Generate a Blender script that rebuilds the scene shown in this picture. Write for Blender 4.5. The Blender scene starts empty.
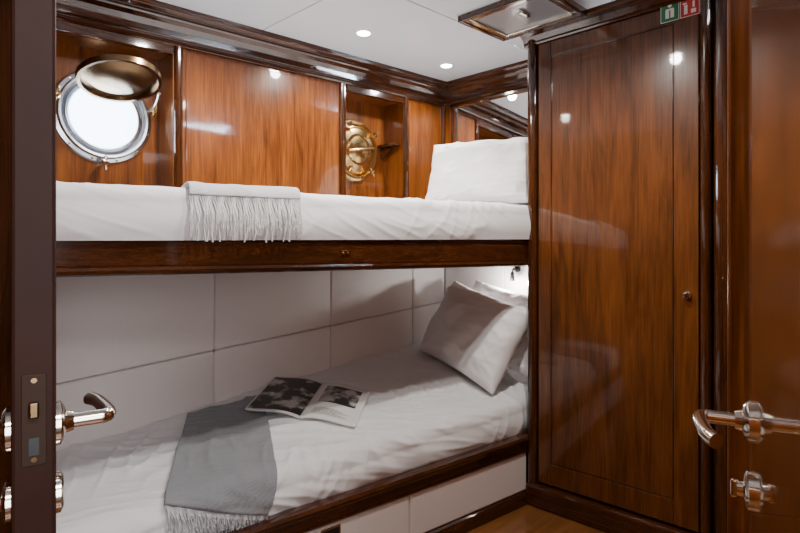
import bpy, bmesh, math, random
from mathutils import Vector, Matrix, noise
random.seed(4)
SC = bpy.context.scene
COL = SC.collection

# ------------------------------------------------------------------ materials
def _mat(name):
    m = bpy.data.materials.new(name); m.use_nodes = True
    nt = m.node_tree
    return m, nt, nt.nodes["Principled BSDF"]

def simple(name, col, rough=0.5, metal=0.0, emit=0.0, bump=0.0, bscale=60, coat=0.0, sheen=0.0, var=0.0, spec=0.5):
    m, nt, b = _mat(name)
    b.inputs["Base Color"].default_value = (*col, 1)
    b.inputs["Roughness"].default_value = rough
    b.inputs["Metallic"].default_value = metal
    b.inputs["Coat Weight"].default_value = coat
    b.inputs["Sheen Weight"].default_value = sheen
    b.inputs["Specular IOR Level"].default_value = spec
    if emit:
        b.inputs["Emission Color"].default_value = (*col, 1)
        b.inputs["Emission Strength"].default_value = emit
    tc = nt.nodes.new("ShaderNodeTexCoord")
    nz = nt.nodes.new("ShaderNodeTexNoise"); nz.inputs["Scale"].default_value = bscale
    nz.inputs["Detail"].default_value = 4
    nt.links.new(tc.outputs["Object"], nz.inputs["Vector"])
    if bump:
        bp = nt.nodes.new("ShaderNodeBump"); bp.inputs["Strength"].default_value = bump
        bp.inputs["Distance"].default_value = 0.01
        nt.links.new(nz.outputs["Fac"], bp.inputs["Height"])
        nt.links.new(bp.outputs["Normal"], b.inputs["Normal"])
    if var:
        mx = nt.nodes.new("ShaderNodeMix"); mx.data_type = 'RGBA'
        mx.inputs[6].default_value = (*[c*(1-var) for c in col], 1)
        mx.inputs[7].default_value = (*[min(1, c*(1+var)) for c in col], 1)
        nt.links.new(nz.outputs["Fac"], mx.inputs[0])
        nt.links.new(mx.outputs[2], b.inputs["Base Color"])
    return m

def wood(name, dark, light, axis='Z', rough=0.22, coat=0.6, scale=1.0):
    m, nt, b = _mat(name)
    N = nt.nodes; L = nt.links
    tc = N.new("ShaderNodeTexCoord")
    mp = N.new("ShaderNodeMapping")
    s = [7*scale, 7*scale, 7*scale]; s['XYZ'.index(axis)] = 0.8*scale
    mp.inputs["Scale"].default_value = s
    L.new(tc.outputs["Object"], mp.inputs["Vector"])
    n1 = N.new("ShaderNodeTexNoise"); n1.inputs["Scale"].default_value = 1.5
    n1.inputs["Detail"].default_value = 8; n1.inputs["Roughness"].default_value = 0.62
    n1.inputs["Distortion"].default_value = 1.3
    L.new(mp.outputs[0], n1.inputs["Vector"])
    mp2 = N.new("ShaderNodeMapping")
    s2 = [60*scale]*3; s2['XYZ'.index(axis)] = 2.2*scale
    mp2.inputs["Scale"].default_value = s2
    L.new(tc.outputs["Object"], mp2.inputs["Vector"])
    n2 = N.new("ShaderNodeTexNoise"); n2.inputs["Scale"].default_value = 2.5
    n2.inputs["Detail"].default_value = 5
    L.new(mp2.outputs[0], n2.inputs["Vector"])
    ad = N.new("ShaderNodeMath"); ad.operation = 'MULTIPLY_ADD'
    ad.inputs[1].default_value = 0.42
    L.new(n2.outputs["Fac"], ad.inputs[0])
    ms = N.new("ShaderNodeMath"); ms.operation = 'MULTIPLY'; ms.inputs[1].default_value = 0.62
    L.new(n1.outputs["Fac"], ms.inputs[0]); L.new(ms.outputs[0], ad.inputs[2])
    cr = N.new("ShaderNodeValToRGB")
    cr.color_ramp.elements[0].position = 0.38; cr.color_ramp.elements[0].color = (*dark, 1)
    cr.color_ramp.elements[1].position = 0.66; cr.color_ramp.elements[1].color = (*light, 1)
    L.new(ad.outputs[0], cr.inputs[0])
    L.new(cr.outputs[0], b.inputs["Base Color"])
    b.inputs["Roughness"].default_value = rough
    b.inputs["Coat Weight"].default_value = coat
    b.inputs["Specular IOR Level"].default_value = 0.25
    b.inputs["Coat Roughness"].default_value = 0.05
    return m

M_WP = wood("cherry_panel", (0.070, 0.016, 0.0022), (0.225, 0.066, 0.0095), 'Z', coat=0.8, rough=0.3)
M_WD = wood("cherry_wardrobe", (0.046, 0.0125, 0.0022), (0.140, 0.043, 0.0085), 'Z', rough=0.3, coat=0.9)
M_WX = wood("mahogany_rail_x", (0.018, 0.0055, 0.002), (0.070, 0.020, 0.006), 'X', rough=0.15, coat=1.0)
M_WY = wood("mahogany_rail_y", (0.018, 0.0055, 0.002), (0.070, 0.020, 0.006), 'Y', rough=0.15, coat=1.0)
M_WZ = wood("mahogany_post_z", (0.020, 0.0065, 0.002), (0.072, 0.021, 0.006), 'Z', rough=0.15, coat=1.0)
M_WDR = wood("door_leaf_wood", (0.068, 0.019, 0.0035), (0.165, 0.052, 0.0105), 'Z', rough=0.12, coat=1.0)
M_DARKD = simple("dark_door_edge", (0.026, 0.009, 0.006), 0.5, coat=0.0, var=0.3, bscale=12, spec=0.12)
M_FLOOR = wood("teak_floor", (0.10, 0.036, 0.009), (0.23, 0.088, 0.024), 'X', rough=0.3)
M_CEIL = simple("ceiling_white", (0.74, 0.79, 0.87), 0.25, bump=0.02, coat=0.4)
M_GROOVE = simple("groove_dark", (0.10, 0.10, 0.11), 0.7, var=0.1)
M_SEAM = simple("pad_seam_backing", (0.35, 0.33, 0.33), 0.7, var=0.1)
M_PAD = simple("leather_offwhite", (0.76, 0.715, 0.70), 0.5, bump=0.12, bscale=220)
M_SHEET = simple("sheet_cotton", (0.76, 0.76, 0.78), 0.85, bump=0.10, bscale=500, sheen=0.2)
M_PILLOW = simple("pillow_cotton", (0.90, 0.89, 0.90), 0.85, bump=0.10, bscale=400, sheen=0.2)
M_STEEL = simple("polished_steel", (0.66, 0.60, 0.53), 0.12, 1.0, var=0.05)
M_CHROME = simple("chrome", (0.80, 0.78, 0.76), 0.08, 1.0, var=0.02)
M_RING = simple("porthole_ring_metal", (0.60, 0.64, 0.70), 0.25, 1.0, var=0.08)
M_BRASS = simple("brass", (0.66, 0.45, 0.19), 0.18, 1.0, var=0.1, bscale=20)
M_BRONZE = simple("bronze_deadlight", (0.17, 0.105, 0.055), 0.26, 1.0, var=0.2, bscale=15)
M_DBRONZE = simple("dark_latch_bronze", (0.034, 0.018, 0.012), 0.55, 0.1, var=0.2, bscale=15, spec=0.15)
M_BLACK = simple("black_plastic", (0.012, 0.012, 0.013), 0.35, var=0.1)
M_DGREY = simple("hatch_blind_grey", (0.30, 0.32, 0.35), 0.25, 0.3, var=0.05, coat=0.5)
M_MIRROR = simple("mirror_glass", (0.85, 0.87, 0.88), 0.01, 1.0)
M_LAMP = simple("lamp_emitter", (1.0, 0.93, 0.82), 0.5, emit=60)
M_GREEN = simple("sign_green", (0.01, 0.17, 0.07), 0.5, var=0.05)
M_RED = simple("sign_red", (0.50, 0.02, 0.02), 0.5, var=0.05)
M_WHITE = simple("sign_white", (0.85, 0.85, 0.85), 0.5, var=0.02)
M_PAPER = simple("paper", (0.78, 0.77, 0.75), 0.35, coat=0.3, var=0.02)

def fabric(name, col, scale=320):
    m, nt, b = _mat(name); N = nt.nodes; L = nt.links
    tc = N.new("ShaderNodeTexCoord")
    w1 = N.new("ShaderNodeTexWave"); w1.inputs["Scale"].default_value = scale/6; w1.bands_direction = 'X'
    w2 = N.new("ShaderNodeTexWave"); w2.inputs["Scale"].default_value = scale/6; w2.bands_direction = 'Y'
    nz = N.new("ShaderNodeTexNoise"); nz.inputs["Scale"].default_value = scale; nz.inputs["Detail"].default_value = 3
    for w in (w1, w2, nz): L.new(tc.outputs["Object"], w.inputs["Vector"])
    a = N.new("ShaderNodeMath"); a.operation = 'ADD'
    L.new(w1.outputs["Fac"], a.inputs[0]); L.new(w2.outputs["Fac"], a.inputs[1])
    a2 = N.new("ShaderNodeMath"); a2.operation = 'MULTIPLY_ADD'; a2.inputs[1].default_value = 0.2
    L.new(a.outputs[0], a2.inputs[0]); L.new(nz.outputs["Fac"], a2.inputs[2])
    mx = N.new("ShaderNodeMix"); mx.data_type = 'RGBA'
    mx.inputs[6].default_value = (*[c*0.6 for c in col], 1)
    mx.inputs[7].default_value = (*[min(1, c*1.35) for c in col], 1)
    L.new(a2.outputs[0], mx.inputs[0]); L.new(mx.outputs[2], b.inputs["Base Color"])
    bp = N.new("ShaderNodeBump"); bp.inputs["Strength"].default_value = 0.4; bp.inputs["Distance"].default_value = 0.004
    L.new(a2.outputs[0], bp.inputs["Height"]); L.new(bp.outputs[0], b.inputs["Normal"])
    b.inputs["Roughness"].default_value = 0.95; b.inputs["Sheen Weight"].default_value = 0.3
    return m
M_THROW_L = fabric("throw_light_grey", (0.45, 0.45, 0.47))
M_THROW_D = fabric("throw_grey", (0.200, 0.208, 0.228))
M_FRINGE_L = simple("fringe_light", (0.74, 0.72, 0.71), 0.9, var=0.1)
M_FRINGE_D = simple("fringe_grey", (0.50, 0.50, 0.52), 0.9, var=0.1)

def photo_mat(name, scale, lo, hi):
    m, nt, b = _mat(name); N = nt.nodes; L = nt.links
    tc = N.new("ShaderNodeTexCoord")
    nz = N.new("ShaderNodeTexNoise"); nz.inputs["Scale"].default_value = scale; nz.inputs["Detail"].default_value = 3
    L.new(tc.outputs["Object"], nz.inputs["Vector"])
    cr = N.new("ShaderNodeValToRGB")
    cr.color_ramp.elements[0].position = lo; cr.color_ramp.elements[0].color = (0.012, 0.012, 0.013, 1)
    cr.color_ramp.elements[1].position = hi; cr.color_ramp.elements[1].color = (0.55, 0.54, 0.53, 1)
    L.new(nz.outputs["Fac"], cr.inputs[0]); L.new(cr.outputs[0], b.inputs["Base Color"])
    b.inputs["Roughness"].default_value = 0.3
    return m
M_PHOTO = photo_mat("printed_photo", 12, 0.53, 0.66)

def glassmat():
    m, nt, b = _mat("porthole_glass")
    b.inputs["Base Color"].default_value = (0.97, 0.99, 1, 1)
    b.inputs["Transmission Weight"].default_value = 1.0
    b.inputs["Roughness"].default_value = 0.0
    b.inputs["IOR"].default_value = 1.05
    return m
M_GLASS = glassmat()

# ------------------------------------------------------------------ mesh helpers
def empty(name):
    e = bpy.data.objects.new(name, None); COL.objects.link(e); e.empty_display_size = 0.1
    return e

def mk(name, verts, faces, mat, parent=None, smooth=False, bevel=0.0, segs=2):
    me = bpy.data.meshes.new(name)
    me.from_pydata([tuple(v) for v in verts], [], faces)
    bm = bmesh.new(); bm.from_mesh(me)
    bmesh.ops.recalc_face_normals(bm, faces=bm.faces)
    bm.to_mesh(me); bm.free()
    ob = bpy.data.objects.new(name, me); COL.objects.link(ob)
    if mat: me.materials.append(mat)
    if smooth:
        for p in me.polygons: p.use_smooth = True
    if bevel:
        md = ob.modifiers.new("bevel", 'BEVEL'); md.width = bevel; md.segments = segs
        md.limit_method = 'ANGLE'; md.angle_limit = math.radians(40)
    if parent: ob.parent = parent
    return ob

BF = [(0,1,2,3),(4,5,6,7),(0,1,5,4),(1,2,6,5),(2,3,7,6),(3,0,4,7)]
def box(name, lo, hi, mat, parent=None, bevel=0.0, sh=0.0):
    x0,y0,z0 = lo; x1,y1,z1 = hi
    v = [(x0,y0,z0),(x1,y0,z0),(x1,y1,z0),(x0,y1,z0),(x0,y0,z1),(x1,y0,z1),(x1,y1,z1),(x0,y1,z1)]
    v = [(a,b,c+sh*a) for a,b,c in v]
    return mk(name, v, BF, mat, parent, bevel=bevel)

def obox(name, c, ax, ay, az, mat, parent=None, bevel=0.0):
    c, ax, ay, az = map(Vector, (c, ax, ay, az))
    v = [c-ax-ay-az, c+ax-ay-az, c+ax+ay-az, c-ax+ay-az, c-ax-ay+az, c+ax-ay+az, c+ax+ay+az, c-ax+ay+az]
    return mk(name, v, BF, mat, parent, bevel=bevel)

def prism(name, pts, z0, z1, mat, parent=None, bevel=0.0):
    n = len(pts)
    v = [(x,y,z0) for x,y in pts]+[(x,y,z1) for x,y in pts]
    f = [tuple(range(n)), tuple(range(n,2*n))]+[(i,(i+1)%n,n+(i+1)%n,n+i) for i in range(n)]
    return mk(name, v, f, mat, parent, bevel=bevel)

def sweep(name, prof, p0, p1, out, mat, parent=None, smooth=False, bevel=0.0):
    p0, p1 = Vector(p0), Vector(p1); o = Vector((out[0], out[1], 0)).normalized()
    n = len(prof)
    v = [p0+o*a+Vector((0,0,b)) for a,b in prof]+[p1+o*a+Vector((0,0,b)) for a,b in prof]
    f = [tuple(range(n)), tuple(range(n,2*n))]+[(i,(i+1)%n,n+(i+1)%n,n+i) for i in range(n)]
    return mk(name, v, f, mat, parent, smooth=smooth, bevel=bevel)

def lathe(name, prof, c, axis, mat, parent=None, seg=48, smooth=True):
    a = Vector(axis).normalized(); c = Vector(c)
    t = Vector((0,0,1)) if abs(a.z) < 0.9 else Vector((1,0,0))
    u = a.cross(t).normalized(); w = a.cross(u).normalized()
    v = []; f = []
    n = len(prof)
    for i in range(seg):
        th = 2*math.pi*i/seg
        d = u*math.cos(th)+w*math.sin(th)
        for r,h in prof: v.append(c+d*r+a*h)
    for i in range(seg):
        j = (i+1)%seg
        for k in range(n-1):
            f.append((i*n+k, j*n+k, j*n+k+1, i*n+k+1))
    ob = mk(name, v, f, mat, parent, smooth=False)
    bm = bmesh.new(); bm.from_mesh(ob.data)
    bmesh.ops.remove_doubles(bm, verts=bm.verts, dist=1e-6)
    bmesh.ops.recalc_face_normals(bm, faces=bm.faces)
    bm.to_mesh(ob.data); bm.free()
    if smooth:
        for p in ob.data.polygons: p.use_smooth = True
        md = ob.modifiers.new("es", 'EDGE_SPLIT'); md.split_angle = math.radians(35)
    return ob

def tube(name, pts, r, mat, parent=None, spline='NURBS'):
    cu = bpy.data.curves.new(name, 'CURVE'); cu.dimensions = '3D'
    s = cu.splines.new(spline)
    s.points.add(len(pts)-1)
    for i,p in enumerate(pts): s.points[i].co = (*p, 1)
    if spline == 'NURBS': s.use_endpoint_u = True; s.order_u = 3; s.resolution_u = 10
    cu.bevel_depth = r; cu.bevel_resolution = 5; cu.use_fill_caps = True
    tmp = bpy.data.objects.new("tmp", cu); COL.objects.link(tmp)
    bpy.context.view_layer.update()
    dg = bpy.context.evaluated_depsgraph_get()
    me = bpy.data.meshes.new_from_object(tmp.evaluated_get(dg))
    bpy.data.objects.remove(tmp)
    ob = bpy.data.objects.new(name, me); COL.objects.link(ob)
    me.materials.clear(); me.materials.append(mat)
    for p in me.polygons: p.use_smooth = True
    if parent: ob.parent = parent
    return ob

def grid(name, fn, nu, nv, mat, parent=None, thick=0.0, sub=0):
    v = [fn(i/nu, j/nv) for i in range(nu+1) for j in range(nv+1)]
    f = [(i*(nv+1)+j, (i+1)*(nv+1)+j, (i+1)*(nv+1)+j+1, i*(nv+1)+j+1) for i in range(nu) for j in range(nv)]
    ob = mk(name, v, f, mat, parent, smooth=True)
    if thick:
        md = ob.modifiers.new("sol", 'SOLIDIFY'); md.thickness = thick; md.offset = 0
    return ob

# ------------------------------------------------------------------ layout
SH = 0.06
YB = 2.47
XE = 3.13
XW = 2.613
CE = 2.39
XWL = 0.30
def yf(x):
    return 1.865-0.1477*x if x < 2.6 else 1.487

box("floor", (-0.8,-1.2,-0.06), (3.4,2.95,0.0), M_FLOOR)
ceil = empty("ceiling")
box("ceiling_slab", (-0.8,-1.2,CE+0.008), (3.4,2.95,CE+0.08), M_GROOVE, ceil, sh=SH)
for i,(a,b,c,d) in enumerate([(-0.8,1.517,-1.2,1.637),(1.523,3.4,-1.2,1.637),(-0.8,1.517,1.643,2.6),(1.523,3.4,1.643,2.6)]):
    box("ceiling_panel_%d"%i, (a,c,CE), (b,d,CE+0.01), M_CEIL, ceil, sh=SH, bevel=0.002)

# ---- hull side wall with the two niches
wb = empty("wall_back")
box("wall_lower", (XWL-0.05,YB,-0.0), (3.25,2.9,1.36), M_SEAM, wb)
N1 = (0.47,1.104); N2 = (2.167,2.679)
NT = 2.215
for i,(a,b) in enumerate([(XWL-0.05,N1[0]),(N1[1],N2[0]),(N2[1],3.25)]):
    box("wall_block_%d"%i, (a,YB,1.30), (b,2.9,CE+0.01), M_WP, wb, sh=SH)
for i,(a,b) in enumerate([N1,N2]):
    box("niche_head_%d"%i, (a,YB,NT), (b,2.9,CE+0.01), M_WP, wb, sh=SH)
box("niche_back_1", (N2[0],2.64,1.3), (N2[1],2.9,2.4), M_WP, wb)
PC = Vector((0.862,2.64,1.965)); PR = 0.165
def holed_plate():
    x0,x1,z0,z1 = N1[0],N1[1],1.3,2.36
    angs = [2*math.pi*i/64 for i in range(64)]
    for cx,cz in ((x0,z0),(x1,z0),(x1,z1),(x0,z1)):
        angs.append(math.atan2(cz-PC.z, cx-PC.x)%(2*math.pi))
    angs = sorted(set(angs)); v=[]; f=[]; n=len(angs)
    for a in angs:
        c,s = math.cos(a),math.sin(a)
        tx = ((x1 if c>0 else x0)-PC.x)/c if abs(c)>1e-9 else 1e9
        tz = ((z1 if s>0 else z0)-PC.z)/s if abs(s)>1e-9 else 1e9
        t = min(tx,tz)
        for y in (2.64,2.80):
            v.append((PC.x+c*PR,y,PC.z+s*PR)); v.append((PC.x+c*t,y,PC.z+s*t))
    for i in range(n):
        j=(i+1)%n; a=i*4; b=j*4
        f += [(a,b,b+1,a+1),(a+2,b+2,b+3,a+3),(a,b,b+2,a+2)]
    mk("niche_back_0", v, f, M_WP, wb)
holed_plate()
def hr(n, r=0.5):
    return [(math.sin(math.pi*i/n), -math.cos(math.pi*i/n)) for i in range(n+1)]
def vtrim(name, x0, x1, z0, z1, proj=0.02, mat=M_WZ, parent=None):
    m=(x0+x1)/2; w=(x1-x0)/2
    pts=[(x0,YB+0.003)]+[(m+w*c, YB-proj*s) for s,c in hr(8)]+[(x1,YB+0.003)]
    n=len(pts); v=[(x,y,z0+SH*x) for x,y in pts]+[(x,y,z1+SH*x) for x,y in pts]
    f=[tuple(range(n)),tuple(range(n,2*n))]+[(i,(i+1)%n,n+(i+1)%n,n+i) for i in range(n)]
    return mk(name, v, f, mat, parent, bevel=0)
t1 = empty("trim_1")
for i,(a,b) in enumerate([(1.108,1.150),(2.112,2.160),(2.682,2.722),(3.095,3.128)]):
    vtrim("stile_%d"%i, a, b, 1.30, 2.245, 0.022, M_WZ, t1)
for i,(a,b) in enumerate([(N1[0],N1[1]),(N2[0],N2[1])]):
    box("niche_lip_%d"%i, (a,YB-0.012,NT-0.012), (b,YB+0.02,NT+0.03), M_WX, t1, bevel=0.004, sh=SH)
box("panel_centre", (1.165,YB-0.006,1.33), (2.10,YB+0.004,2.225), M_WP, t1, bevel=0.003, sh=SH)
box("panel_corner", (2.735,YB-0.006,1.33), (3.085,YB+0.004,2.225), M_WP, t1, bevel=0.003, sh=SH)
CP = [(-0.005,0.0),(0.018,0.0),(0.024,0.012),(0.018,0.022),(0.030,0.030),(0.034,0.058),(0.050,0.080),(0.072,0.092),
      (0.078,0.100),(0.074,0.110),(0.100,0.122),(0.104,0.148),(-0.005,0.148)]
z0 = 2.243
sweep("trim_2", CP, (XWL,YB,z0+SH*XWL), (XE,YB,z0+SH*XE), (0,-1), M_WX, bevel=0.002)
sweep("trim_3", CP, (XE,YB,z0+SH*XE), (XE,1.48,z0+SH*XE), (-1,0), M_WY, bevel=0.002)
ns = empty("niche_shelf")
box("shelf_board", (2.600,2.49,2.075), (2.677,2.638,2.093), M_WX, ns, bevel=0.004)
sweep("shelf_bracket", [(0,0),(0.10,0.06),(0.10,0.075),(0,0.075)], (2.630,2.638,1.999), (2.648,2.638,1.999), (0,-1), M_WX, ns)

# lower upholstered wall panels
up = empty("upholstered_wall_panel")
vs = [0.32,0.62,1.298,2.027,2.749,3.103]
def seam(x): return 0.787+0.067*x
for i in range(len(vs)-1):
    a,b = vs[i]+0.0010, vs[i+1]-0.0010
    for k,(zl,zh) in enumerate([(lambda x:0.42, lambda x:seam(x)-0.0010),(lambda x:seam(x)+0.0010, lambda x:1.288)]):
        v=[(a,YB-0.027,zl(a)),(b,YB-0.027,zl(b)),(b,YB-0.001,zl(b)),(a,YB-0.001,zl(a)),
           (a,YB-0.027,zh(a)),(b,YB-0.027,zh(b)),(b,YB-0.001,zh(b)),(a,YB-0.001,zh(a))]
        ob=mk("pad_%d_%d"%(i,k), v, BF, M_PAD, up, bevel=0.012, segs=5)
        for p in ob.data.polygons: p.use_smooth=True

# ---- end wall (right)
wr = empty("wall_right")
box("wall_end_core", (XE,1.40,0), (3.25,YB+0.02,1.36), M_SEAM, wr, sh=0)
box("wall_end_core_top", (XE,1.40,1.18), (3.25,YB+0.02,CE+0.01), M_WP, wr, sh=SH)
for i,(a,b) in enumerate([(1.49,1.948),(1.9500,2.445)]):
    for k,(c,d) in enumerate([(0.45,0.992),(0.9940,1.288)]):
        box("end_pad_%d_%d"%(i,k), (XE-0.025,a,c), (XE-0.001,b,d), M_PAD, wr, bevel=0.008)
mir = empty("wall_mirror")
ZM0, ZM1 = 2.03, 2.405
box("mirror_glass", (XE-0.012,1.50,ZM0), (XE-0.002,2.36,ZM1), M_MIRROR, mir)
box("mirror_frame_bottom", (XE-0.03,1.49,ZM0-0.035), (XE-0.001,2.40,ZM0+0.005), M_WY, mir, bevel=0.006)
box("mirror_frame_top", (XE-0.03,1.49,ZM1-0.005), (XE-0.001,2.40,ZM1+0.022), M_WY, mir, bevel=0.006)
box("mirror_frame_side", (XE-0.03,2.35,ZM0-0.03), (XE-0.001,2.39,ZM1+0.02), M_WZ, mir, bevel=0.006)

# ---- other walls
box("wall_left", (XWL-0.12,1.40,0), (XWL,2.9,2.42), M_WP)
box("wall_entry", (-0.8,1.36,0), (XWL,1.46,2.43), M_WZ)
box("wall_side", (-0.8,-1.2,0), (-0.7,1.40,2.40), M_WP)
box("wall_front", (-0.75,-1.2,0), (1.75,-1.1,2.46), M_PAD)
box("wall_corridor", (1.65,-1.15,0), (1.75,0.15,2.50), M_WP)
box("wall_partition", (1.10,0.10,0), (2.70,0.18,2.50), M_WP)
box("trim_door_jamb", (1.00,0.10,0), (1.10,0.207,2.44), M_WP, bevel=0.006)

# ------------------------------------------------------------------ wardrobe
wd = empty("wardrobe")
box("carcass", (XW+0.012,0.185,0.0), (XE-0.002,1.478,2.53), M_WD, wd)
box("face_frame_top", (XW,0.56,2.465), (XW+0.03,1.478,2.535), M_WD, wd)
DY0,DY1,DZ0,DZ1 = 0.645,1.415,0.13,2.46
box("door_stile_near", (XW-0.012,DY0,DZ0), (XW+0.012,0.745,DZ1), M_WD, wd, bevel=0.003)
box("door_stile_far", (XW-0.012,1.345,DZ0), (XW+0.012,DY1,DZ1), M_WD, wd, bevel=0.003)
box("door_rail_top", (XW-0.012,0.746,2.385), (XW+0.012,1.344,DZ1), M_WD, wd, bevel=0.003)
box("door_rail_bottom", (XW-0.012,0.746,DZ0), (XW+0.012,1.344,0.24), M_WD, wd, bevel=0.003)
box("door_panel", (XW-0.008,0.745,0.235), (XW+0.008,1.345,2.39), M_WD, wd)
for i,(lo,hi) in enumerate([((XW-0.0115,0.747,0.243),(XW,0.752,2.382)),((XW-0.0115,1.338,0.243),(XW,1.343,2.382)),
                            ((XW-0.0115,0.75,2.376),(XW,1.34,2.381)),((XW-0.0115,0.75,0.244),(XW,1.34,0.249))]):
    box("panel_bead_%d"%i, lo, hi, M_WZ, wd, bevel=0.002)
def round_post(name, y0, y1, x, r, z0, z1, mat, parent):
    m=(y0+y1)/2; w=(y1-y0)/2
    pts=[(x+0.015,y0)]+[(x-r*(abs(s)**0.6), m+w*c) for s,c in hr(14)]+[(x+0.015,y1)]
    return prism(name, pts, z0, z1, mat, parent)
round_post("corner_post", 1.425, 1.478, XW, 0.030, 0.0, 2.53, M_WZ, wd)
round_post("side_pilaster_a", 0.592, 0.636, XW, 0.045, 0.0, 2.53, M_WZ, wd)
round_post("side_pilaster_b", 0.520, 0.588, XW, 0.028, 0.0, 2.53, M_WZ, wd)
box("plinth", (XW-0.045,0.52,0.001), (XW+0.015,1.478,0.115), M_WY, wd, bevel=0.012)
WP = [(-0.01,0.0),(0.016,0.0),(0.022,0.010),(0.018,0.018),(0.040,0.040),(0.070,0.052),(0.074,0.075),(-0.01,0.075)]
sweep("cornice", WP, (XW,1.50,CE+SH*XW-0.082), (XW,0.4,CE+SH*XW-0.082), (-1,0), M_WY, wd, bevel=0.002)
lathe("door_knob", [(0,0),(0.008,0),(0.008,0.008),(0.013,0.012),(0.015,0.02),(0.011,0.026),(0,0.028)], (XW-0.011,0.690,1.164), (-1,0,0), M_CHROME, wd, seg=24)
lathe("knob_plate", [(0,0),(0.020,0),(0.019,0.004),(0,0.005)], (XW-0.012,0.690,1.164), (-1,0,0), M_CHROME, wd, seg=24)

# signs
sg = empty("safety_sign")
box("sign_green_plate", (XW-0.0155,0.722,2.392), (XW-0.0122,0.800,2.478), M_GREEN, sg)
box("sign_red_plate", (XW-0.0155,0.640,2.392), (XW-0.0122,0.718,2.478), M_RED, sg)
XS=XW-0.0158
lathe("jacket_head", [(0,0),(0.008,0),(0.008,0.001),(0,0.001)], (XS,0.761,2.463), (-1,0,0), M_WHITE, sg, seg=20)
box("jacket_left", (XS-0.001,0.764,2.408), (XS,0.779,2.446), M_WHITE, sg)
box("jacket_right", (XS-0.001,0.743,2.408), (XS,0.758,2.446), M_WHITE, sg)
box("jacket_shoulder", (XS-0.001,0.745,2.442), (XS,0.777,2.450), M_WHITE, sg)
for i,(a,b,c,d) in enumerate([(0.722,0.7245,2.392,2.478),(0.7975,0.800,2.392,2.478),(0.722,0.800,2.392,2.3945),(0.722,0.800,2.4755,2.478),
                              (0.640,0.6425,2.392,2.478),(0.7155,0.718,2.392,2.478),(0.640,0.718,2.392,2.3945),(0.640,0.718,2.4755,2.478)]):
    box("sign_border_%d"%i, (XS-0.0008,a,c), (XS,b,d), M_WHITE, sg)
box("extinguisher_body", (XS-0.001,0.688,2.405), (XS,0.702,2.445), M_WHITE, sg)
box("extinguisher_top", (XS-0.001,0.691,2.448), (XS,0.707,2.455), M_WHITE, sg)
box("flame_mark", (XS-0.001,0.654,2.405), (XS,0.674,2.422), M_WHITE, sg)
box("flame_mark_b", (XS-0.001,0.659,2.428), (XS,0.668,2.455), M_WHITE, sg)

# ------------------------------------------------------------------ bunk bed
bk = empty("bunk_bed")
XL = XWL+0.012
A = (XL, yf(XL)); B = (2.606, 1.865-0.1477*2.606)
dv = Vector((B[0]-A[0], B[1]-A[1], 0)).normalized(); on = Vector((dv.y, -dv.x, 0))
prism("upper_platform", [(XL,yf(XL)+0.03),(2.606,B[1]+0.03),(3.10,1.50),(3.10,YB-0.03),(XL,YB-0.03)], 1.29, 1.375, M_WX, bk)
UP = [(-0.03,1.282),(-0.006,1.279),(0.004,1.284),(0.008,1.295),(0.004,1.305),(0.006,1.312),(0.006,1.388),(0.004,1.396),
      (0.010,1.402),(0.012,1.414),(0.004,1.424),(-0.012,1.428),(-0.03,1.426)]
sweep("upper_rail", UP, (A[0],A[1],0), (B[0],B[1],0), (on.x,on.y), M_WX, bk)
pc = Vector((1.44, yf(1.44), 1.350))+on*0.008
obox("rail_latch_plate", pc, dv*0.022, on*0.002, (0,0,0.011), M_BRONZE, bk, bevel=0.001)
for s in (-1,1):
    lathe("latch_dot_%d"%s, [(0,0),(0.006,0),(0.005,0.004),(0,0.005)], pc+dv*0.010*s+on*0.002, on, M_STEEL, bk, seg=16)
prism("lower_base", [(XL,yf(XL)+0.03),(2.606,B[1]+0.03),(3.10,1.50),(3.10,YB-0.03),(XL,YB-0.03)], 0.001, 0.34, M_WX, bk)
LP = [(-0.05,0.272),(0.0,0.272),(0.008,0.278),(0.006,0.290),(0.010,0.296),(0.014,0.330),(0.022,0.340),(0.026,0.352),(0.018,0.364),(0.0,0.368),(-0.05,0.368)]
sweep("lower_rail", LP, (A[0],A[1],0), (B[0],B[1],0), (on.x,on.y), M_WX, bk)
KP = [(-0.05,0.001),(0.020,0.001),(0.020,0.045),(0.010,0.060),(0.0,0.066),(-0.05,0.066)]
sweep("lower_kick", KP, (A[0],A[1],0), (B[0],B[1],0), (on.x,on.y), M_WX, bk)
def drawer(i, xa, xb):
    pa = Vector((xa,yf(xa),0)); pb = Vector((xb,yf(xb),0)); c=(pa+pb)/2; h=(pb-pa)/2
    obox("drawer_front_%d"%i, c+Vector((0,0,0.169))-on*0.012, h, on*0.012, (0,0,0.100), M_PAD, bk, bevel=0.008)
for i,(a,b) in enumerate([(0.33,1.05),(1.054,1.780),(1.785,2.595)]): drawer(i,a,b)
hc = Vector((1.376,yf(1.376),0.235))+on*0.002
obox("drawer_latch", hc, dv*0.040, on*0.004, (0,0,0.018), M_BLACK, bk, bevel=0.004)
obox("drawer_latch_rim", hc-on*0.001, dv*0.046, on*0.003, (0,0,0.023), M_STEEL, bk, bevel=0.002)

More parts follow.
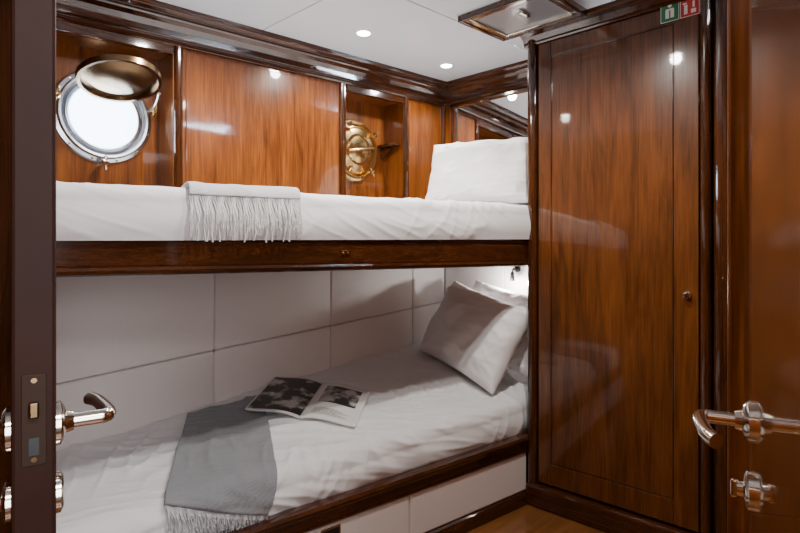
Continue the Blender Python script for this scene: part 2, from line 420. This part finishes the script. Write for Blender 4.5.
# ---- mattresses with bedding
def wr_noise(x, y, k=0, base=0.30):
    n = noise.noise(Vector((x*3.1+k, y*4.0, k*1.7)))*0.5
    r = 0
    for (fx,fy,gx,gy,am,o) in ((5.5,8.0,2.4,-1.6,0.009,0.0),(11,-6,1.2,2.6,0.006,4.2),(7,20,3.0,-1.2,0.004,8.4)):
        a = noise.noise(Vector((x*fx*0.9+y*fy+k+o, x*gx+y*gy, k+o)))
        q = max(1-abs(a)*3.0,0)
        m = max(0, noise.noise(Vector((x*1.7+o, y*1.9-o, k)))+base)
        r += q*q*am*m*2.3
    return n*0.013 + r
class Bed:
    def __init__(s, zbot, over, ztf, ztb, k, amp=1.0, rc=0.06, base=0.3):
        s.zbot=zbot; s.over=over; s.ztf=ztf; s.ztb=ztb; s.k=k; s.amp=amp; s.rc=rc; s.base=base
    def length(s, x): return (s.ztf(x)-s.zbot(x)-s.rc) + s.rc*math.pi/2 + (YB-0.03-(yf(x)-s.over+s.rc))
    def at(s, x, d, off=0.0, wrinkle=True):
        y0 = yf(x)-s.over; zb=s.zbot(x); zt=s.ztf(x); rc=s.rc
        h = zt-zb-rc; q = rc*math.pi/2
        w = wr_noise(x, d, s.k, s.base)*s.amp if wrinkle else 0
        if d < h:
            sg_ = 0.012*math.sin(max(0,min(1,d/h))*math.pi)
            f = min(1, d/0.03+0.3)
            return Vector((x, y0-sg_-w*0.9*f-off, zb+d))
        if d < h+q:
            t=(d-h)/rc
            c = Vector((x, y0+rc, zt-rc))
            n = Vector((0,-math.cos(t),math.sin(t)))
            return c+n*(rc+w*0.95+off)
        yy = y0+rc+(d-h-q); Y1 = YB-0.03
        v = min(1,(yy-(y0+rc))/(Y1-y0-rc))
        z = zt+(s.ztb(x)-zt)*v
        return Vector((x, yy, z+w+off))
    def top(s, x, y):
        y0=yf(x)-s.over+s.rc
        v=(y-y0)/(YB-0.03-y0); return s.ztf(x)+(s.ztb(x)-s.ztf(x))*v
def bed_mesh(name, bed, nu=360, nv=150):
    x0,x1 = XL+0.005, 3.098
    return grid(name, lambda u,v: bed.at(x0+(x1-x0)*u, bed.length(x0+(x1-x0)*u)*v), nu, nv, M_SHEET)
U = Bed(lambda x: 1.377+0.018*x, 0.022, lambda x: 1.550+0.024*x, lambda x: 1.565+0.026*x, 3.1, 0.75, 0.055, 0.12)
Lw = Bed(lambda x: 0.352, -0.035, lambda x: 0.495+0.022*x, lambda x: 0.615+0.082*(x-1.3), 7.7, 1.1, 0.07, 0.25)
bed_mesh("mattress", U); bed_mesh("mattress", Lw)

# ------------------------------------------------------------------ pillows
def pillow(c, wv, hv, w, h, t, k):
    wv=Vector(wv).normalized(); hv=Vector(hv); hv=(hv-wv*hv.dot(wv)).normalized(); nv=wv.cross(hv)
    c=Vector(c); n=56; verts=[]; faces=[]
    for side in (1,-1):
        for i in range(n+1):
            for j in range(n+1):
                a=-1+2*i/n; b=-1+2*j/n
                a=math.sin(a*math.pi/2)*0.35+a*0.65; b=math.sin(b*math.pi/2)*0.35+b*0.65
                px=a*(1-0.06*(1-b*b)*abs(a)**2); py=b*(1-0.07*(1-a*a)*abs(b)**2)
                f=max(0,(1-abs(a)**3.2)*(1-abs(b)**3.2))**0.50
                e=(1-f)
                wn=noise.noise(Vector((a*2.2+k,b*2.2,side*3+k)))*0.16
                rr=0
                for o,(p_,q_) in enumerate(((2.2,3.0),(3.4,-1.8),(-1.2,4.0))):
                    rr+=max(0,1-3.2*abs(noise.noise(Vector((a*p_+b*q_+k+o*5,(b-a)*0.8,side+k+o)))))**2
                th=t/2*f*(1+wn)+rr*0.007*min(1,f*3)*(0.5+e)
                fl = noise.noise(Vector((a*2+k*2,b*2,5)))*0.018
                verts.append(c+wv*(px*w/2)+hv*(py*h/2)+nv*(side*th+fl))
    m=(n+1)*(n+1)
    for s in range(2):
        for i in range(n):
            for j in range(n):
                q=(s*m+i*(n+1)+j, s*m+(i+1)*(n+1)+j, s*m+(i+1)*(n+1)+j+1, s*m+i*(n+1)+j+1)
                faces.append(q if s==0 else q[::-1])
    ob=mk("pillow", verts, faces, M_PILLOW)
    bm=bmesh.new(); bm.from_mesh(ob.data)
    bmesh.ops.remove_doubles(bm, verts=bm.verts, dist=0.0005)
    bmesh.ops.recalc_face_normals(bm, faces=bm.faces)
    bm.to_mesh(ob.data); bm.free()
    for p in ob.data.polygons: p.use_smooth=True
    return ob
pillow((2.68,1.90,0.870), (-0.16,-0.64,-0.13), (0.19,0.0,0.38), 0.72, 0.52, 0.23, 1.3)
pillow((2.90,1.80,0.885), (-0.08,-0.66,-0.10), (0.13,0.0,0.40), 0.72, 0.49, 0.17, 5.3)
pillow((2.65,1.83,1.83), (0.30,-0.95,-0.02), (0.30,0.10,0.90), 0.64, 0.41, 0.19, 9.1)
pillow((2.90,1.745,1.80), (0.05,-1,0), (0.22,0.0,0.90), 0.50, 0.38, 0.15, 2.2)

# ------------------------------------------------------------------ throws
def strand(verts, faces, pts, r):
    base=len(verts)
    for k,p in enumerate(pts):
        rr=r*(1.0 if k<len(pts)-1 else 0.8)
        for a in range(4):
            th=a*math.pi/2+0.6*k
            verts.append(p+Vector((math.cos(th)*rr, math.sin(th)*rr, 0)))
    for k in range(len(pts)-1):
        for a in range(4):
            b=(a+1)%4
            faces.append((base+k*4+a, base+k*4+b, base+(k+1)*4+b, base+(k+1)*4+a))
    e=base+(len(pts)-1)*4
    faces.append((e,e+1,e+2,e+3))

def throw(bed, hem, d_end, xl, xr, mcloth, mfr, fringe_len, nfr, off=0.012):
    e = empty("throw_blanket")
    def fn(u,v):
        dh=hem(u)
        d=dh+(d_end-dh)*v
        x=xl(d)+(xr(d)-xl(d))*u
        fold=0.004*math.sin(u*17+d*4)*(0.5+0.5*math.sin(u*5+1))
        o=off+0.004+0.004*noise.noise(Vector((x*9,d*9,2)))+max(0,fold)
        return bed.at(x,d,o)
    grid("throw_cloth", fn, 80, 90, mcloth, e, thick=0.006)
    vs_=[]; fs_=[]
    for i in range(nfr):
        u=(i+0.5)/nfr
        dh=hem(u)
        x=xl(dh)+(xr(dh)-xl(dh))*u
        pts=[]
        lx=random.uniform(-1,1)*0.010; ly=random.uniform(0.0,0.008); ll=fringe_len*random.uniform(0.85,1.06)
        for k in range(6):
            t=k/5
            dd=dh-ll*t
            if dd>0.0:
                p=bed.at(x,dd,off*0.9+0.004+ly*math.sin(t*3))
            else:
                q=bed.at(x,0.0,off*0.9); p=Vector((x,q.y-ly*math.sin(t*3)-0.012,q.z+dd))
            p.x += lx*t+0.003*math.sin(t*9+i)
            pts.append(p)
        strand(vs_, fs_, pts, 0.0032)
    mk("throw_fringe", vs_, fs_, mfr, e)
    return e
throw(U, lambda u:0.145, 0.46, lambda d: 0.765+0.36*d, lambda d: 1.165+0.36*d, M_THROW_L, M_FRINGE_L, 0.145, 58)
throw(Lw, lambda u:0.150-0.120*u, 0.80, lambda d: 0.690+(d)*0.56, lambda d: 1.100+d*0.50, M_THROW_D, M_FRINGE_D, 0.085, 70)

# ------------------------------------------------------------------ magazine
mg = empty("magazine")
S0=Vector((1.480,2.010,0)); sd=Vector((0.807,0.59,0)).normalized(); rd=Vector((0.575,-0.818,0)).normalized()
ML=0.40; MW=0.262
def mz(p): return Lw.top(p.x,p.y)+0.026
def pagept(side,a,b,h=0.0):
    w=MW*a
    p=S0+sd*(ML*b)+rd*(side*w)
    arch=0.020*math.sin(min(1,a*1.15)*math.pi)*math.exp(-a*1.2)+0.004*(1-a)
    z=mz(p)+arch+h+ (0.012*a if side<0 else 0)
    return Vector((p.x,p.y,z))
for side,nm in ((-1,"left"),(1,"right")):
    grid("page_block_"+nm, lambda u,v: pagept(side,u,v,0.0), 24, 20, M_PAPER, mg, thick=0.008)
def inset(nm, side, a0,a1,b0,b1, mat, h=0.0052):
    grid(nm, lambda u,v: pagept(side, a0+(a1-a0)*u, b0+(b1-b0)*v, h), 20, 16, mat, mg)
inset("photo_left", -1, 0.0,0.97,0.03,0.97, M_PHOTO)
inset("photo_right", 1, 0.16,0.86,0.42,0.90, M_PHOTO)
M_INK = simple("ink", (0.12,0.12,0.12), 0.6, var=0.1)
for i in range(6):
    inset("text_%d"%i, 1, 0.16,0.80-0.1*(i%3),0.10+i*0.03,0.108+i*0.03, M_INK)

# ------------------------------------------------------------------ portholes
def porthole_ring(e, c, R=0.212, r=0.165, mat=M_RING):
    ax=(0,-1,0)
    lathe("flange", [(r-0.004,-0.15),(r-0.004,0.010),(r+0.004,0.016),(r+0.010,0.030),(r+0.020,0.032),(r+0.026,0.018),(R-0.006,0.014),(R,0.006),(R,0.0)], c, ax, mat, e, seg=72)
    lathe("inner_bezel", [(r-0.022,-0.03),(r-0.022,0.022),(r-0.015,0.030),(r-0.006,0.028),(r-0.003,0.012),(r-0.003,-0.03)], c, ax, mat, e, seg=72)
    for i in range(12):
        a=2*math.pi*(i+0.5)/12
        p=Vector(c)+Vector((math.cos(a)*(R-0.013),-0.012,math.sin(a)*(R-0.013)))
        lathe("bolt_%d"%i, [(0.008,0),(0.007,0.004),(0,0.006)], p, ax, M_STEEL, e, seg=12)
p1 = empty("window_1")
porthole_ring(p1, PC)
lathe("pane", [(0,0.0),(PR-0.020,0.0),(PR-0.020,0.006),(0,0.006)], PC, (0,-1,0), M_GLASS, p1)
hp=PC+Vector((0,-0.045,0.075))
dirn=Vector((0,-0.955,0.30)).normalized(); nrm=Vector((0,-0.30,-0.955)).normalized()
dc=hp+dirn*0.165
lathe("deadlight", [(0,0.012),(0.10,0.010),(0.125,-0.004),(0.145,-0.004),(0.150,0.012),(0.162,0.012),(0.165,-0.012),(0.12,-0.020),(0.06,-0.030),(0,-0.032)], dc, nrm, M_BRONZE, p1, seg=64)
tube("hinge_bar", [hp+Vector((-0.06,0.02,0.015)),hp+Vector((0.06,0.02,0.015))], 0.011, M_BRONZE, p1, 'POLY')
tube("stay_arm", [PC+Vector((0.19,-0.02,0.05)),PC+Vector((0.20,-0.10,0.07)),PC+Vector((0.17,-0.19,0.105))], 0.007, M_STEEL, p1)
def dog(e, c, d, mat):
    c=Vector(c); d=Vector(d)
    tube("dog_bolt", [c+Vector((0,0.01,0)), c+Vector((0,-0.055,0))], 0.009, mat, e, 'POLY')
    lathe("dog_nut", [(0,0),(0.016,0),(0.018,0.010),(0.012,0.022),(0,0.024)], c+Vector((0,-0.04,0)), (0,-1,0), mat, e, seg=20)
    tube("dog_wing", [c+Vector((0,-0.052,0))-d*0.03, c+Vector((0,-0.058,0)), c+Vector((0,-0.052,0))+d*0.03], 0.006, mat, e)
dog(p1, PC+Vector((0.205,-0.01,0.06)), (0.3,0,1), M_BRASS)
dog(p1, PC+Vector((-0.01,-0.01,-0.215)), (0,0,1), M_STEEL)
dog(p1, PC+Vector((-0.20,-0.01,0.05)), (0.3,0,1), M_BRASS)
p2 = empty("window_2")
C2=Vector((2.385,2.64,2.025))
porthole_ring(p2, C2, R=0.205, r=0.160, mat=M_BRASS)
lathe("deadlight_closed", [(0,0.060),(0.05,0.058),(0.085,0.052),(0.092,0.044),(0.105,0.046),(0.135,0.034),(0.150,0.034),(0.158,0.018),(0.156,-0.01),(0,-0.01)], C2, (0,-1,0), M_BRASS, p2, seg=64)
for a in (0.75,2.4,-1.0,-2.2):
    dog(p2, C2+Vector((math.cos(a)*0.165,-0.03,math.sin(a)*0.165)), (math.cos(a),0,math.sin(a)), M_BRASS)
tube("hinge_bar", [C2+Vector((-0.05,-0.03,0.175)),C2+Vector((0.05,-0.03,0.175))], 0.010, M_BRASS, p2, 'POLY')
tube("locking_bar", [C2+Vector((-0.11,-0.075,-0.02)),C2+Vector((0.0,-0.085,0.0)),C2+Vector((0.11,-0.075,0.02))], 0.008, M_BRASS, p2)

# ------------------------------------------------------------------ doors with lever hardware
def lever(e, c, n, d, z, sign=1):
    c=Vector((c[0],c[1],z)); n=Vector(n); d=Vector(d)
    lathe("rose", [(0,0),(0.027,0),(0.027,0.006),(0.023,0.009),(0.014,0.012),(0.012,0.020),(0,0.020)], c, n, M_STEEL, e, seg=32)
    tube("lever_arm", [c+n*0.01, c+n*0.045, c+n*0.058, c+n*0.062+d*0.018, c+n*0.058+d*0.055, c+n*0.053+d*0.095, c+n*0.045+d*0.108], 0.0092, M_STEEL, e)
def turn(e, c, n, z):
    c=Vector((c[0],c[1],z)); n=Vector(n)
    lathe("turn_rose", [(0,0),(0.025,0),(0.025,0.006),(0.021,0.009),(0.010,0.011),(0.009,0.018),(0,0.018)], c, n, M_STEEL, e, seg=32)
    obox("turn_grip", c+n*0.020, Vector((0,0,0.012)), n*0.005, n.cross(Vector((0,0,1)))*0.004, M_STEEL, e, bevel=0.003)
def esc(e, c, n, z):
    c=Vector((c[0],c[1],z)); n=Vector(n)
    lathe("key_rose", [(0,0),(0.025,0),(0.025,0.006),(0.020,0.009),(0,0.009)], c, n, M_STEEL, e, seg=32)
d1 = empty("door_1")
dl=Vector((0.2203,0.9754,0)); nl=Vector((0.9754,-0.2203,0)); E1=Vector((0.163,0.722,0))
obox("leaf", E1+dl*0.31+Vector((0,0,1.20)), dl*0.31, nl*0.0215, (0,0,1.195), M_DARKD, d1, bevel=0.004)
obox("latch_plate", E1+Vector((0,0,1.160)), dl*0.0015, nl*0.012, (0,0,0.052), M_DBRONZE, d1, bevel=0.001)
obox("latch_bolt", E1-dl*0.004+Vector((0,0,1.172)), dl*0.005, nl*0.005, (0,0,0.009), M_BRONZE, d1, bevel=0.002)
obox("dead_bolt_slot", E1-dl*0.0015+Vector((0,0,1.130)), dl*0.001, nl*0.005, (0,0,0.010), M_BLACK, d1)
for s in (0.045,-0.045):
    lathe("plate_screw_%d"%(s*1000), [(0,0),(0.003,0),(0.003,0.001),(0,0.001)], E1-dl*0.0015+Vector((0,0,1.16+s)), -dl, M_BRONZE, d1, seg=12)
H1=E1+dl*0.055
lever(d1, H1+nl*0.0215, nl, dl, 1.138); lever(d1, H1-nl*0.0215, -nl, dl, 1.138)
esc(d1, H1+nl*0.0215, nl, 1.052); turn(d1, H1-nl*0.0215, -nl, 1.052)
d2 = empty("door_2")
dr=Vector((0.9659,0.2588,0)); nr=Vector((-0.2588,0.9659,0)); P2=Vector((0.9457,0.1735,0))
obox("leaf", P2-dr*0.31-nr*0.021+Vector((0,0,1.20)), dr*0.31, nr*0.021, (0,0,1.195), M_WDR, d2, bevel=0.003)
H2=P2-dr*0.124
lever(d2, H2, nr, -dr, 1.130); turn(d2, H2, nr, 1.040)

# ------------------------------------------------------------------ ceiling fittings
def cz(x): return CE+SH*x
def downlight(x,y,power):
    e=empty("ceiling_downlight")
    c=Vector((x,y,cz(x)))
    lathe("trim_ring", [(0.026,0.004),(0.028,-0.004),(0.040,-0.006),(0.044,-0.001),(0.044,0.004)], c, (0,0,1), M_WHITE, e, seg=32)
    lathe("lamp_face", [(0,0),(0.033,0)], c+Vector((0,0,-0.0055)), (0,0,1), M_LAMP, e, seg=32)
    ld=bpy.data.lights.new("downlight_lamp",'SPOT'); ld.energy=power; ld.spot_size=math.radians(160); ld.spot_blend=0.7
    ld.shadow_soft_size=0.03; ld.color=(1.0,0.95,0.88)
    lo=bpy.data.objects.new("downlight_lamp",ld); COL.objects.link(lo); lo.location=c+Vector((0,0,-0.03)); lo.parent=e
for x,y,p in [(1.93,2.06,52),(2.72,2.13,50),(1.15,1.97,52),(1.85,0.95,80),(1.05,0.95,54),(0.2,-0.5,20)]:
    downlight(x,y,p)
ch=empty("ceiling_hatch")
hx0,hx1,hy0,hy1=2.15,2.53,1.14,1.58
def frame4(nm, x0,x1,y0,y1, w, za, zb_, mat, bev):
    for i,(lo,hi) in enumerate([((x0,y0),(x1,y0+w)),((x0,y1-w),(x1,y1)),((x0,y0+w),(x0+w,y1-w)),((x1-w,y0+w),(x1,y1-w))]):
        box("%s_%d"%(nm,i), (lo[0],lo[1],CE+za), (hi[0],hi[1],CE+zb_), mat, ch, bevel=bev, sh=SH)
frame4("hatch_surround", hx0-0.02,hx1+0.02,hy0-0.02,hy1+0.02, 0.022, -0.032, 0.001, M_WX, 0.005)
frame4("hatch_frame", hx0,hx1,hy0,hy1, 0.035, -0.026, 0.001, M_STEEL, 0.004)
box("hatch_glass", (hx0+0.03,hy0+0.03,CE-0.016), (hx1-0.03,hy1-0.03,CE-0.002), M_DGREY, ch, sh=SH)
box("hatch_handle", (hx0+0.12,hy0+0.18,CE-0.030), (hx0+0.20,hy0+0.20,CE-0.010), M_STEEL, ch, bevel=0.003, sh=SH)

rl=empty("reading_lamp")
rb=Vector((XE-0.026,1.84,1.245))
lathe("base", [(0,0),(0.022,0),(0.022,0.010),(0.016,0.014),(0,0.014)], rb, (-1,0,0), M_BLACK, rl, seg=24)
tube("gooseneck", [rb+Vector((-0.01,0,0)),rb+Vector((-0.05,0,0.01)),rb+Vector((-0.08,-0.01,-0.01)),rb+Vector((-0.085,-0.012,-0.04))], 0.005, M_BLACK, rl)
hd=rb+Vector((-0.085,-0.012,-0.03))
lathe("head", [(0,0.012),(0.010,0.012),(0.013,0),(0.015,-0.045),(0.012,-0.045),(0.011,-0.035)], hd, (0,0,1), M_BLACK, rl, seg=24)
lathe("lens", [(0,0),(0.011,0)], hd+Vector((0,0,-0.038)), (0,0,1), M_LAMP, rl, seg=20)
ld=bpy.data.lights.new("reading_spot",'POINT'); ld.energy=8; ld.shadow_soft_size=0.015; ld.color=(1,0.97,0.93)
lo=bpy.data.objects.new("reading_spot",ld); COL.objects.link(lo); lo.location=hd+Vector((-0.03,0.0,-0.058)); lo.parent=rl

cl=empty("added_ceiling_fill")  # unseen ceiling lamp and housing, added as soft fill for the cabin
ld=bpy.data.lights.new("ceiling_fill_area",'AREA'); ld.energy=38; ld.shape='RECTANGLE'; ld.size=0.8; ld.size_y=0.6; ld.color=(1.0,0.98,0.96)
lo=bpy.data.objects.new("ceiling_fill_area",ld); COL.objects.link(lo); lo.location=(0.0,-0.5,CE-0.045); lo.parent=cl
box("ceiling_fill_housing", (-0.42,-0.82,CE-0.03), (0.42,-0.18,CE-0.001), M_WHITE, cl, bevel=0.006, sh=SH)
cw=empty("added_rear_fill")  # no real window: plain panel and cool area light added behind camera as fill
box("rear_fill_panel", (-0.45,-1.10,0.75), (0.75,-1.08,2.05), M_WHITE, cw, bevel=0.005)
ld=bpy.data.lights.new("rear_fill_area",'AREA'); ld.energy=44; ld.shape='RECTANGLE'; ld.size=1.1; ld.size_y=1.2; ld.color=(0.90,0.95,1)
lo=bpy.data.objects.new("rear_fill_area",ld); COL.objects.link(lo); lo.location=(0.15,-1.07,1.40); lo.parent=cw
lo.rotation_euler=Vector((0.3,1,-0.05)).to_track_quat('-Z','Y').to_euler()

# ------------------------------------------------------------------ world (daylight outside the porthole)
w=bpy.data.worlds.new("World"); SC.world=w; w.use_nodes=True
bg=w.node_tree.nodes["Background"]; bg.inputs[0].default_value=(0.72,0.86,1.0,1); bg.inputs[1].default_value=160.0

# ------------------------------------------------------------------ camera
cd=bpy.data.cameras.new("camera"); cam=bpy.data.objects.new("camera",cd); COL.objects.link(cam)
cam.location=(0,0,1.35); cam.rotation_euler=(math.pi/2,0,math.radians(-47))
cd.sensor_width=36; cd.lens=24.17; cd.shift_y=-0.0169; cd.clip_start=0.01
SC.camera=cam
